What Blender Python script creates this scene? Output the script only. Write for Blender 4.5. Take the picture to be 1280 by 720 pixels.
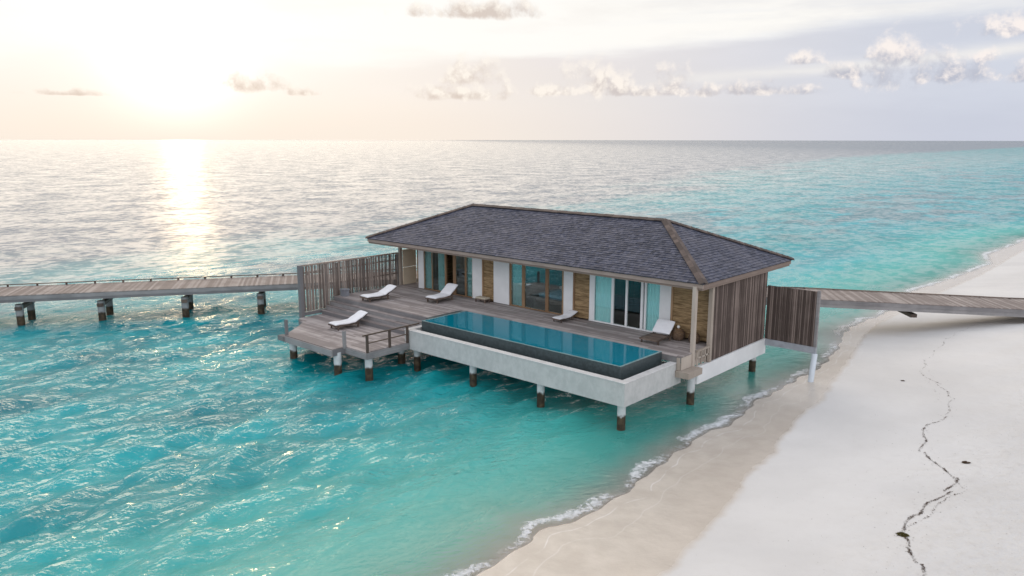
import bpy, math, random
import numpy as np
from mathutils import Vector, Matrix
R = math.radians
random.seed(7); rng = np.random.default_rng(11)
for o in list(bpy.data.objects): bpy.data.objects.remove(o)
S = bpy.context.scene
COL = S.collection
WATER = -2.35
# ------------------------------------------------------------------ camera
YAW, PITCH, ROLL, FPX = 0.7335, 0.1893, 0.0015, 967.6
cam_d = bpy.data.cameras.new('camera'); cam = bpy.data.objects.new('camera', cam_d); COL.objects.link(cam)
fw0 = Vector((-math.sin(YAW), math.cos(YAW), 0)); rt0 = Vector((math.cos(YAW), math.sin(YAW), 0)); up0 = Vector((0, 0, 1))
FW = fw0*math.cos(PITCH) - up0*math.sin(PITCH); UP = fw0*math.sin(PITCH) + up0*math.cos(PITCH)
RT = rt0*math.cos(ROLL) + UP*math.sin(ROLL); U2 = UP*math.cos(ROLL) - rt0*math.sin(ROLL)
m = Matrix((RT, U2, -FW)).transposed().to_4x4(); m.translation = Vector((15.849, -29.244, 9.0145)); cam.matrix_world = m
cam_d.sensor_width = 36; cam_d.lens = 36*FPX/1280; cam_d.clip_start = 0.5; cam_d.clip_end = 60000
S.camera = cam
S.view_settings.view_transform = 'Standard'; S.view_settings.look = 'None'; S.view_settings.exposure = -2.92; S.view_settings.gamma = 1
S.view_settings.use_curve_mapping = False
# ------------------------------------------------------------------ node helper
class NT:
    def __init__(s, tree): s.t = tree; s.n = tree.nodes; s.l = tree.links
    def node(s, typ, **kw):
        nd = s.n.new(typ)
        for k, v in kw.items(): setattr(nd, k, v)
        return nd
    def put(s, sock, v):
        if v is None: return
        if isinstance(v, bpy.types.NodeSocket): s.l.new(v, sock)
        else:
            if isinstance(v, (tuple, list)) and len(v) == 3 and sock.type == 'RGBA': v = (*v, 1)
            sock.default_value = v
    def m(s, op, a, b=None, c=None, clamp=False):
        nd = s.node('ShaderNodeMath', operation=op, use_clamp=clamp)
        s.put(nd.inputs[0], a); s.put(nd.inputs[1], b); s.put(nd.inputs[2], c); return nd.outputs[0]
    def vm(s, op, a, b=None, scale=None):
        nd = s.node('ShaderNodeVectorMath', operation=op)
        s.put(nd.inputs[0], a); s.put(nd.inputs[1], b)
        if scale is not None: s.put(nd.inputs['Scale'], scale)
        return nd.outputs['Value'] if op in ('DOT_PRODUCT', 'LENGTH', 'DISTANCE') else nd.outputs[0]
    def ss(s, v, a, b, lo=0., hi=1.):
        nd = s.node('ShaderNodeMapRange', interpolation_type='SMOOTHSTEP')
        s.put(nd.inputs[0], v); s.put(nd.inputs[1], a); s.put(nd.inputs[2], b); s.put(nd.inputs[3], lo); s.put(nd.inputs[4], hi); return nd.outputs[0]
    def mix(s, f, a, b, mode='MIX'):
        nd = s.node('ShaderNodeMix', data_type='RGBA', blend_type=mode)
        s.put(nd.inputs[0], f); s.put(nd.inputs[6], a); s.put(nd.inputs[7], b); return nd.outputs[2]
    def noise(s, vec, scale, detail=4, rough=.55, dim='3D', dist=0.):
        nd = s.node('ShaderNodeTexNoise', noise_dimensions=dim)
        s.put(nd.inputs['Vector'], vec); s.put(nd.inputs['Scale'], scale); s.put(nd.inputs['Detail'], detail)
        s.put(nd.inputs['Roughness'], rough); s.put(nd.inputs['Distortion'], dist); return nd.outputs[0]
    def comb(s, x, y, z=0.):
        nd = s.node('ShaderNodeCombineXYZ'); s.put(nd.inputs[0], x); s.put(nd.inputs[1], y); s.put(nd.inputs[2], z); return nd.outputs[0]
    def sep(s, v):
        nd = s.node('ShaderNodeSeparateXYZ'); s.put(nd.inputs[0], v); return nd.outputs[0], nd.outputs[1], nd.outputs[2]
    def attr(s, name):
        return s.node('ShaderNodeAttribute', attribute_name=name)
    def pos(s): return s.node('ShaderNodeNewGeometry').outputs['Position']
# ------------------------------------------------------------------ sun + sky
SUN_EL = 5.0
az_w = YAW + R(22.7)                     # sun bearing, ccw from +Y
sdir = Vector((-math.sin(az_w)*math.cos(R(SUN_EL)), math.cos(az_w)*math.cos(R(SUN_EL)), math.sin(R(SUN_EL))))
sun_d = bpy.data.lights.new('sun', 'SUN'); sun = bpy.data.objects.new('sun', sun_d); COL.objects.link(sun)
sun_d.energy = 0.6; sun_d.angle = R(2.0); sun_d.color = (1.0, .70, .38)
sun.rotation_euler = sdir.to_track_quat('Z', 'Y').to_euler(); sun.location = (-40, 30, 30)
W = bpy.data.worlds.new('World'); S.world = W; W.use_nodes = True
def build_world():
    t = NT(W.node_tree); t.n.clear()
    D = t.node('ShaderNodeTexCoord').outputs['Generated']
    vr = t.node('ShaderNodeVectorRotate', rotation_type='Z_AXIS'); t.put(vr.inputs['Vector'], D); t.put(vr.inputs['Angle'], -YAW)
    x, y, z = t.sep(vr.outputs[0])
    az = t.m('MULTIPLY', t.m('ARCTAN2', x, y), 57.29578)
    el = t.m('MULTIPLY', t.m('ARCSINE', z), 57.29578)
    AE = t.comb(az, el)
    gam = t.m('MULTIPLY', t.m('ARCCOSINE', t.vm('DOT_PRODUCT', D, tuple(sdir))), 57.29578)
    cool = t.ss(gam, 14., 55.)
    hor = t.mix(cool, (.95, .85, .745), (.60, .63, .73))
    upp = t.mix(cool, (1.0, .965, .91), (.74, .79, .88))
    col = t.mix(t.ss(el, .2, 7.), hor, upp)
    zen = t.mix(t.ss(gam, 35., 100.), (.95, .92, .90), (.84, .89, .99))
    col = t.mix(t.ss(el, 14., 42.), col, zen)
    # unseen sky behind the camera, brightness added to light the shaded facade
    col = t.mix(t.m('MULTIPLY', t.ss(gam, 85., 140.), t.ss(el, 60., 25.)), col, (2.15, 2.12, 2.18))
    # broad high cloud veil and its lavender shadowed underside
    wv = t.noise(t.comb(t.m('MULTIPLY', az, .05), t.m('MULTIPLY', el, .35)), 1.0, 5, .55)
    wob = t.m('MULTIPLY', t.m('SUBTRACT', wv, .5), 3.6)
    edge = t.m('ADD', t.m('ADD', t.m('MULTIPLY', az, .062), 6.15), wob)
    below = t.ss(t.m('SUBTRACT', edge, el), -.35, .9)
    fadel = t.ss(az, -19., 2.)
    botf = t.ss(el, 2.0, 4.6)
    lav = t.m('MULTIPLY', t.m('MULTIPLY', below, fadel), t.m('MULTIPLY_ADD', botf, .5, .35))
    col = t.mix(lav, col, t.mix(cool, (.86, .78, .74), (.64, .67, .76)))
    abv = t.m('MULTIPLY', t.m('SUBTRACT', 1., below), t.ss(az, -22., 5.))
    abv = t.m('MULTIPLY', abv, t.ss(el, 14., 9.))
    st = t.noise(t.comb(t.m('MULTIPLY', az, .06), t.m('MULTIPLY', el, 1.1)), 1.0, 5, .6)
    col = t.mix(t.m('MULTIPLY', abv, t.ss(st, .25, .55, .45, .95)), col, (.99, .965, .92))
    # thin bright streak on the right
    ctr = t.m('ADD', t.m('MULTIPLY_ADD', t.m('SUBTRACT', az, 12.), .062, 4.2), t.m('MULTIPLY', wob, .25))
    q = t.m('DIVIDE', t.m('SUBTRACT', el, ctr), .38)
    g = t.m('EXPONENT', t.m('MULTIPLY', t.m('MULTIPLY', q, q), -1.))
    col = t.mix(t.m('MULTIPLY', t.m('MULTIPLY', g, t.ss(az, 8., 15.)), .75), col, (.93, .90, .86))
    # faint general mottling
    mo = t.noise(t.comb(t.m('MULTIPLY', az, .045), t.m('MULTIPLY', el, .22), 3.), 1.6, 5, .6)
    col = t.mix(t.m('MULTIPLY', t.ss(mo, .40, .64), .34), col, t.mix(cool, (.91, .84, .755), (.55, .58, .68)))
    # veiled sun glow
    g1 = t.m('EXPONENT', t.m('MULTIPLY', t.m('POWER', t.m('DIVIDE', gam, 3.6), 2.), -1.))
    g2 = t.m('EXPONENT', t.m('MULTIPLY', t.m('DIVIDE', gam, 13.), -1.))
    glow = t.mix(1., t.vm('SCALE', (1., .93, .86), scale=t.m('MULTIPLY', g1, .5)), t.vm('SCALE', (.75, .86, 1.0), scale=t.m('MULTIPLY', t.m('MULTIPLY', g2, .15), t.ss(el, -.5, 7., .25, 1.))), 'ADD')
    col = t.mix(1., col, glow, 'ADD')
    # added warm glow out of view above the sun, for glimmer on the water
    g3 = t.m('EXPONENT', t.m('MULTIPLY', t.m('POWER', t.m('DIVIDE', gam, 32.), 2.), -1.))
    g3 = t.m('MULTIPLY', g3, t.ss(el, 9.5, 20.))
    col = t.mix(1., col, t.vm('SCALE', (1., .80, .56), scale=t.m('MULTIPLY', g3, 3.6)), 'ADD')
    # cumulus
    cn = t.noise(AE, .62, 8, .60, '2D', .1)
    cn2 = t.noise(t.vm('ADD', AE, (.28, .5, 0)), .62, 6, .6, '2D', .15)
    # az, el(base), half-width, height, lightness
    CL = [(-2.6, 8.6, 5.2, 1.0, .15), (-17.9, 3.45, 2.1, 1.0, .15), (-14.6, 3.1, 1.5, .45, .3), (-29.0, 2.75, 3.2, .32, .25),
          (-2.9, 4.1, 2.4, 1.5, .75), (-3.6, 3.0, 4.5, .9, .6), (6.2, 3.6, 3.4, 1.9, .9), (2.8, 3.3, 3.6, .8, .7), (11.2, 3.55, 2.2, 1.3, .7), (10.2, 3.2, 5.5, .7, .5),
          (20.0, 5.1, 1.3, .65, 1.), (22.9, 4.2, 2.2, .8, .2), (25.3, 5.2, 1.5, 1.7, 1.), (25.0, 3.7, 2.0, 1.8, .25), (28.9, 3.9, 3.8, 1.3, .3),
          (30.6, 4.9, 1.4, .6, 1.), (32.5, 6.4, 3.5, 1.1, .9), (17.5, 3.2, 5., .7, .4), (33.4, 3.7, 2.4, 1.1, .5)]
    for (ca, ce, wa, he, lt) in CL:
        dx = t.m('DIVIDE', t.m('SUBTRACT', az, ca), wa)
        dy = t.m('SUBTRACT', el, ce)
        he = he*1.35; wa = wa*1.1
        dyu = t.m('DIVIDE', t.m('MAXIMUM', dy, 0.), he); dyd = t.m('DIVIDE', t.m('MINIMUM', dy, 0.), he*.28)
        r2 = t.m('ADD', t.m('MULTIPLY', dx, dx), t.m('ADD', t.m('MULTIPLY', dyu, dyu), t.m('MULTIPLY', dyd, dyd)))
        den = t.m('ADD', t.m('SUBTRACT', .95, t.m('SQRT', r2)), t.m('MULTIPLY', t.m('SUBTRACT', cn, .5), 2.3))
        den = t.ss(den, -0.05, .85)
        shade = t.m('ADD', t.m('MULTIPLY', t.m('SUBTRACT', cn, cn2), 4.), t.m('MULTIPLY_ADD', dyu, .55, lt - .25), clamp=True)
        warm = t.mix(cool, (1.0, .93, .84), (.97, .89, .85)); grey = t.mix(cool, (.70, .60, .53), (.50, .52, .61))
        cc = t.mix(shade, grey, warm)
        col = t.mix(t.m('MULTIPLY', den, .95), col, cc)
    # low haze over the horizon
    hz = t.m('EXPONENT', t.m('MULTIPLY', t.m('ABSOLUTE', el), -.75))
    col = t.mix(t.m('MULTIPLY', hz, .75), col, hor)
    # below the horizon: sea-coloured
    col = t.mix(t.ss(el, -1.2, -.3, 1., 0.), col, (.10, .25, .28))
    bgc = t.node('ShaderNodeBackground'); t.put(bgc.inputs[0], col); bgc.inputs[1].default_value = 8.0
    sky = t.node('ShaderNodeTexSky', sky_type='NISHITA'); sky.sun_disc = False
    sky.sun_elevation = R(SUN_EL); sky.sun_rotation = -az_w; sky.dust_density = 2.; sky.air_density = 1.
    bgn = t.node('ShaderNodeBackground'); t.put(bgn.inputs[0], sky.outputs[0]); bgn.inputs[1].default_value = .15
    mx = t.node('ShaderNodeMixShader'); mx.inputs[0].default_value = .95
    t.l.new(bgn.outputs[0], mx.inputs[1]); t.l.new(bgc.outputs[0], mx.inputs[2])
    out = t.node('ShaderNodeOutputWorld'); t.l.new(mx.outputs[0], out.inputs[0])
build_world()
# ------------------------------------------------------------------ materials
def newmat(name):
    mt = bpy.data.materials.new(name); mt.use_nodes = True; t = NT(mt.node_tree); t.n.clear()
    out = t.node('ShaderNodeOutputMaterial'); return mt, t, out
def bsdf(t, out, col, rough=.7, bump=None, bs=.3, bd=.02, spec=.5, metal=0., normal=None):
    p = t.node('ShaderNodeBsdfPrincipled'); t.put(p.inputs['Base Color'], col); t.put(p.inputs['Roughness'], rough)
    p.inputs['Specular IOR Level'].default_value = spec; p.inputs['Metallic'].default_value = metal
    if bump is not None:
        b = t.node('ShaderNodeBump'); b.inputs['Strength'].default_value = bs; b.inputs['Distance'].default_value = bd
        t.put(b.inputs['Height'], bump); t.l.new(b.outputs[0], p.inputs['Normal'])
    t.l.new(p.outputs[0], out.inputs[0]); return p
def wood(name, c1, c2, grain=(2, 30, 30), rough=.75, var=.5, wx=None):
    """weathered timber: per-board tone (attribute rnd), streaky grain along one axis, mottled greying"""
    mt, t, out = newmat(name)
    r = t.attr('rnd').outputs['Fac']; P = t.pos()
    V = t.vm('MULTIPLY', P, grain); V = t.vm('ADD', V, t.comb(t.m('MULTIPLY', r, 37.), t.m('MULTIPLY', r, 91.), t.m('MULTIPLY', r, 13.)))
    g = t.noise(V, 1., 5, .6)
    big = t.noise(P, .9, 4, .6)
    f = t.m('ADD', t.m('MULTIPLY', g, .55), t.m('ADD', t.m('MULTIPLY', r, var), t.m('MULTIPLY', t.m('SUBTRACT', big, .5), .7)))
    f = t.m('SUBTRACT', f, var*.5 + .02, clamp=True)
    col = t.mix(t.ss(f, .05, .65), c1, c2)
    bsdf(t, out, col, rough, g, .35, .01, .35); return mt
M = {}
M['deck'] = wood('weathered_deck_wood', (.215, .188, .183), (.42, .38, .37), (.8, 22, 22))
M['deckY'] = wood('weathered_step_wood', (.17, .148, .145), (.34, .305, .30), (.8, 22, 22))
M['jetty'] = wood('jetty_plank_wood', (.20, .165, .15), (.37, .325, .30), (6, 6, 10))
M['beam'] = wood('grey_beam_wood', (.15, .145, .15), (.29, .28, .28), (1.2, 1.2, 26))
M['slat'] = wood('rough_slat_wood', (.070, .052, .045), (.215, .170, .150), (18, 18, 1.0), .8, .75)
M['slat_warm'] = wood('warm_slat_wood', (.12, .095, .082), (.30, .25, .22), (18, 18, 1.0), .8, .75)
M['fascia'] = wood('fascia_wood', (.20, .155, .13), (.34, .275, .24), (1.2, 1.2, 25))
M['teak'] = wood('teak_frame_wood', (.20, .12, .065), (.36, .24, .14), (15, 15, 1.2), .6)
M['post'] = wood('pale_post_wood', (.30, .255, .215), (.43, .38, .33), (15, 15, 1.), .7)
M['darkwood'] = wood('dark_frame_wood', (.07, .05, .04), (.17, .125, .10), (8, 8, 8), .6)
M['cap'] = wood('roof_cap_wood', (.070, .054, .048), (.140, .108, .095), (3, 3, 9))
def m_shingle():
    mt, t, out = newmat('slate_grey_shingle'); r = t.attr('rnd').outputs['Fac']; P = t.pos()
    n = t.noise(P, 7., 4, .6); big = t.noise(P, .55, 4, .6)
    col = t.mix(r, (.022, .028, .050), (.060, .069, .110))
    col = t.mix(t.ss(n, .35, .75), col, t.mix(r, (.048, .050, .070), (.135, .135, .170)))
    col = t.mix(t.m('MULTIPLY', t.ss(big, .45, .7), .35), col, (.13, .128, .155))
    bsdf(t, out, col, .68, t.noise(t.vm('MULTIPLY', P, (30, 30, 6)), 1., 3), .5, .01, .4); return mt
M['shingle'] = m_shingle()
def m_bamboo():
    mt, t, out = newmat('horizontal_reed_cladding'); P = t.pos(); x, y, z = t.sep(P)
    n = t.noise(t.vm('MULTIPLY', P, (.9, .9, 26)), 1., 5, .65)
    n2 = t.noise(t.vm('MULTIPLY', P, (2.5, 2.5, 9)), 1., 4, .6)
    f = t.ss(t.m('ADD', t.m('MULTIPLY', n, .7), t.m('MULTIPLY', n2, .4)), .38, .72)
    col = t.mix(f, (.135, .085, .04), (.42, .29, .155))
    bsdf(t, out, col, .7, n, .9, .03, .3); return mt
M['reed'] = m_bamboo()
def m_plain(name, c, rough=.6, nscale=3., amt=.12, spec=.4, bump=0.):
    mt, t, out = newmat(name); P = t.pos(); n = t.noise(P, nscale, 5, .6)
    dark = tuple(v*(1-amt*2) for v in c)
    bsdf(t, out, t.mix(t.ss(n, .3, .7), dark, c), rough, t.noise(P, nscale*12, 3) if bump else None, bump, .01, spec); return mt
M['white'] = m_plain('white_painted_render', (.70, .71, .72), .6, 1.2, .05)
M['frame_white'] = m_plain('white_frame_paint', (.74, .75, .76), .4, 2., .03)
M['cream'] = m_plain('cream_panel', (.60, .52, .40), .7, 1.5, .06)
M['fabric'] = m_plain('white_cushion_fabric', (.76, .77, .80), .9, 5., .04, .2, .2)
M['beige'] = m_plain('beige_cushion_fabric', (.50, .45, .36), .9, 5., .06, .2, .2)
M['greyblock'] = m_plain('grey_table_paint', (.22, .23, .26), .6)
M['grey_panel'] = m_plain('grey_corner_panel', (.36, .38, .42), .5)
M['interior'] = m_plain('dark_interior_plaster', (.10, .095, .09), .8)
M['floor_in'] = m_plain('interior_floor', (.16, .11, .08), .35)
M['bedding'] = m_plain('blue_grey_bedding', (.22, .30, .36), .9)
M['lampshade'] = m_plain('cream_lampshade', (.70, .60, .42), .8)
M['metal'] = m_plain('dark_metal', (.05, .05, .055), .4)
M['tile_dark'] = m_plain('dark_pool_tile', (.055, .075, .080), .35, 9., .2, .5, .2)
M['stone_edge'] = m_plain('pale_stone_edge', (.56, .56, .56), .55, 2.5, .08, .4, .1)
M['tile_rim'] = m_plain('wet_tile_rim', (.22, .33, .34), .2, 9.)
M['basket'] = m_plain('woven_brown_rattan', (.20, .12, .06), .8, 14., .3, .3, .6)
M['white_ball'] = m_plain('white_candle', (.8, .8, .78), .6)
M['weed'] = m_plain('dry_seaweed', (.11, .072, .048), .9, 20., .3, .2)
M['weed_green'] = m_plain('olive_seaweed', (.085, .070, .018), .9, 20., .3, .2)
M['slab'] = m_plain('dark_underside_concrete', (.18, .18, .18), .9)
def m_concrete():
    mt, t, out = newmat('rough_light_concrete'); P = t.pos()
    n = t.noise(P, 1.6, 6, .65); f = t.noise(t.vm('MULTIPLY', P, (5, 5, 3.2)), 1., 5, .65)
    col = t.mix(t.ss(t.m('ADD', t.m('MULTIPLY', n, .5), t.m('MULTIPLY', f, .5)), .36, .64), (.41, .42, .415), (.50, .505, .50))
    bsdf(t, out, col, .85, t.noise(P, 14., 5, .7), .4, .02, .25); return mt
M['concrete'] = m_concrete()
def m_pile(name='pile_concrete_with_algae_band', k=1.):
    mt, t, out = newmat(name); P = t.pos(); x, y, z = t.sep(P)
    n = t.noise(P, 5., 5, .6); lv = t.m('ADD', z, t.m('MULTIPLY', t.m('SUBTRACT', n, .5), .35))
    c = t.mix(t.ss(lv, -1.82, -1.68), t.mix(t.ss(n, .35, .7), (.030, .022, .014), (.085, .060, .035)), t.mix(n, (.40*k, .42*k, .43*k), (.62*k, .64*k, .65*k)))
    bsdf(t, out, c, .7, n, .5, .02, .3); return mt
M['pile'] = m_pile(); M['jetty_pile'] = m_pile('weathered_jetty_pile', .5)
def m_pile_white():
    mt, t, out = newmat('pale_blue_white_post'); P = t.pos(); n = t.noise(P, 4., 4)
    bsdf(t, out, t.mix(n, (.50, .56, .62), (.62, .68, .74)), .6); return mt
M['pile_white'] = m_pile_white()
def m_curtain():
    mt, t, out = newmat('teal_sheer_curtain'); P = t.pos(); n = t.noise(t.vm('MULTIPLY', P, (5, 5, .3)), 1., 3)
    bsdf(t, out, t.mix(n, (.38, .68, .68), (.62, .90, .89)), .8); return mt
M['curtain'] = m_curtain()
def m_glass():
    mt, t, out = newmat('window_glass')
    g = t.node('ShaderNodeBsdfGlossy'); g.inputs['Roughness'].default_value = .02; g.inputs[0].default_value = (.9, .95, .95, 1)
    tr = t.node('ShaderNodeBsdfTransparent'); tr.inputs[0].default_value = (.90, .96, .96, 1)
    fr = t.node('ShaderNodeFresnel'); fr.inputs[0].default_value = 1.5
    mx = t.node('ShaderNodeMixShader'); t.l.new(t.m('MULTIPLY', fr.outputs[0], .8), mx.inputs[0])
    t.l.new(tr.outputs[0], mx.inputs[1]); t.l.new(g.outputs[0], mx.inputs[2]); t.l.new(mx.outputs[0], out.inputs[0]); return mt
M['glass'] = m_glass()
def m_poolwater():
    mt, t, out = newmat('pool_water'); P = t.pos()
    b = t.node('ShaderNodeBump'); b.inputs['Strength'].default_value = .05; b.inputs['Distance'].default_value = .03
    t.put(b.inputs['Height'], t.noise(P, 2.2, 3))
    g = t.node('ShaderNodeBsdfGlossy'); g.inputs['Roughness'].default_value = .01; t.l.new(b.outputs[0], g.inputs['Normal'])
    tr0 = t.node('ShaderNodeBsdfTransparent'); tr0.inputs[0].default_value = (.5, .9, .93, 1)
    dif = t.node('ShaderNodeBsdfDiffuse'); dif.inputs[0].default_value = (.002, .26, .37, 1)
    tr = t.node('ShaderNodeMixShader'); tr.inputs[0].default_value = .55; t.l.new(tr0.outputs[0], tr.inputs[1]); t.l.new(dif.outputs[0], tr.inputs[2])
    fr = t.node('ShaderNodeFresnel'); fr.inputs[0].default_value = 1.36; t.l.new(b.outputs[0], fr.inputs['Normal'])
    mx = t.node('ShaderNodeMixShader'); t.l.new(t.m('MULTIPLY_ADD', fr.outputs[0], 1.0, .02), mx.inputs[0])
    t.l.new(tr.outputs[0], mx.inputs[1]); t.l.new(g.outputs[0], mx.inputs[2]); t.l.new(mx.outputs[0], out.inputs[0]); return mt
M['poolwater'] = m_poolwater()
def m_pooltile():
    mt, t, out = newmat('blue_pool_mosaic'); P = t.pos()
    br = t.node('ShaderNodeTexBrick'); t.put(br.inputs['Vector'], P); br.inputs['Scale'].default_value = 6
    t.put(br.inputs['Color1'], (.02, .46, .58, 1)); t.put(br.inputs['Color2'], (.03, .52, .65, 1)); t.put(br.inputs['Mortar'], (.03, .44, .54, 1))
    bsdf(t, out, br.outputs[0], .3); return mt
M['pooltile'] = m_pooltile()
# sea
def m_sea():
    mt, t, out = newmat('lagoon_water'); P = t.pos(); x, y, z = t.sep(P)
    dep = t.attr('depth').outputs['Fac']; deep = t.attr('deep').outputs['Fac']; far = t.attr('far').outputs['Fac']; sd = t.attr('sd').outputs['Fac']
    P2 = t.comb(x, y, 0.)
    # body colour
    light = t.m('MULTIPLY', t.ss(y, -2., 30.), t.ss(x, -90., -20.))
    n1 = t.noise(t.vm('MULTIPLY', P2, (.055, .025, 0)), 1., 5, .6)
    n2 = t.noise(t.vm('MULTIPLY', P2, (.22, .12, 0)), 1., 5, .6)
    tq = t.mix(t.ss(dep, .2, 2.2), (.08, .46, .41), t.mix(t.m('MULTIPLY', t.ss(n1, .35, .65), light), t.mix(t.ss(n2, .3, .7), (.0004, .155, .195), (.0008, .34, .375)), (.04, .48, .56)))
    reef = t.m('MULTIPLY', t.ss(t.m('ADD', t.m('MULTIPLY', n1, .7), t.m('MULTIPLY', n2, .45)), t.m('MULTIPLY_ADD', light, -.095, .62), t.m('MULTIPLY_ADD', light, -.085, .72)), t.ss(dep, 1.2, 2.2))
    tq = t.mix(t.m('MULTIPLY', reef, .75), tq, (.09, .14, .18))
    dm = t.ss(t.m('ADD', deep, t.m('MULTIPLY', t.m('SUBTRACT', n1, .5), 1.1)), .25, .75)
    body = t.mix(dm, tq, (.07, .12, .18))
    # ripples
    a1 = t.noise(t.vm('MULTIPLY', P2, (2.3, 1.1, 0)), 1., 6, .64, '3D', .4)
    rot = t.node('ShaderNodeVectorRotate', rotation_type='Z_AXIS'); t.put(rot.inputs['Vector'], P2); t.put(rot.inputs['Angle'], .6)
    a2 = t.noise(t.vm('MULTIPLY', rot.outputs[0], (4.4, 2.0, 0)), 1., 4, .6)
    a3 = t.noise(t.vm('MULTIPLY', P2, (.32, .13, 0)), 1., 5, .62)
    rg = t.m('SUBTRACT', 1., t.m('ABSOLUTE', t.m('MULTIPLY_ADD', a1, 2.4, -1.2)))
    a4 = t.noise(t.vm('MULTIPLY', P2, (10., 5.5, 0)), 1., 3, .6)
    h = t.m('ADD', t.m('MULTIPLY', rg, .10), t.m('ADD', t.m('MULTIPLY', a2, .15), t.m('MULTIPLY', a4, .04)))
    h = t.m('ADD', h, t.m('MULTIPLY', t.m('MULTIPLY', a3, far), 1.5))
    damp = t.ss(dep, .02, 1.3, .12, 1.)
    b = t.node('ShaderNodeBump'); b.inputs['Distance'].default_value = 1.; t.put(b.inputs['Strength'], t.m('MULTIPLY', damp, .9)); t.put(b.inputs['Height'], h)
    N = b.outputs[0]
    df = t.node('ShaderNodeBsdfDiffuse'); t.put(df.inputs[0], body); 
    tr = t.node('ShaderNodeBsdfTransparent'); t.put(tr.inputs[0], t.mix(t.ss(dep, 0., .4), (1, 1, 1), (.55, .90, .88)))
    op = t.m('SUBTRACT', 1., t.m('EXPONENT', t.m('MULTIPLY', dep, -3.2)))
    m1 = t.node('ShaderNodeMixShader'); t.put(m1.inputs[0], op); t.l.new(tr.outputs[0], m1.inputs[1]); t.l.new(df.outputs[0], m1.inputs[2])
    g = t.node('ShaderNodeBsdfGlossy', distribution='MULTI_GGX'); t.put(g.inputs['Roughness'], t.m('MULTIPLY_ADD', far, .20, .10)); t.l.new(N, g.inputs['Normal'])
    fr = t.node('ShaderNodeFresnel'); fr.inputs[0].default_value = 1.42; t.l.new(N, fr.inputs['Normal'])
    fr0 = t.node('ShaderNodeFresnel'); fr0.inputs[0].default_value = 1.34
    # unresolved distant wavelets: averaged reflectance, flecked by gust patterns
    gust = t.noise(t.vm('MULTIPLY', P2, (1.0, .65, 0)), 1., 4, .7); gust2 = t.noise(t.vm('MULTIPLY', P2, (.13, .10, 0)), 1., 6, .75)
    gf = t.m('ADD', t.m('MULTIPLY', gust, .6), t.m('MULTIPLY', gust2, .5))
    ff = t.m('MULTIPLY', t.m('POWER', fr0.outputs[0], .55), t.ss(gf, .47, .62, .42, 1.08)); ff = t.m('MULTIPLY', ff, t.m('SUBTRACT', t.m('MULTIPLY_ADD', light, -.26, .84), t.ss(t.m('MULTIPLY_ADD', x, .9, y), 60., 900., 0., .26)))
    FR = t.m('ADD', t.m('MULTIPLY', fr.outputs[0], t.m('SUBTRACT', 1., far)), t.m('MULTIPLY', ff, far))
    m2 = t.node('ShaderNodeMixShader'); t.put(m2.inputs[0], FR); t.l.new(m1.outputs[0], m2.inputs[1]); t.l.new(g.outputs[0], m2.inputs[2])
    # foam
    f1 = t.noise(P2, 5.5, 7, .70, '3D', .8); f2 = t.noise(P2, .35, 3, .5)
    lo = t.m('MULTIPLY', t.m('SUBTRACT', f2, .5), 1.4)
    q = t.m('ADD', sd, t.m('ADD', lo, .30)); band = t.m('MULTIPLY', t.m('EXPONENT', t.m('MULTIPLY', t.m('MULTIPLY', q, q), -6.)), t.ss(f2, .35, .55, .6, 1.))
    edge = t.ss(sd, -.25, .0)
    fo = t.m('MULTIPLY', t.m('MAXIMUM', band, t.m('MULTIPLY', edge, .35)), t.ss(sd, -4., -.5))
    foam = t.ss(t.m('ADD', fo, t.m('MULTIPLY', t.m('SUBTRACT', f1, .5), 1.9)),  .58, 1.15)
    foam = t.m('MULTIPLY', foam, .68)
    # distant breaker on the reef edge
    dw = t.node('ShaderNodeBsdfDiffuse'); t.put(dw.inputs[0], (.82, .84, .88, 1))
    m3 = t.node('ShaderNodeMixShader'); t.put(m3.inputs[0], foam); t.l.new(m2.outputs[0], m3.inputs[1]); t.l.new(dw.outputs[0], m3.inputs[2])
    t.l.new(m3.outputs[0], out.inputs[0]); return mt
M['sea'] = m_sea()
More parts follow.
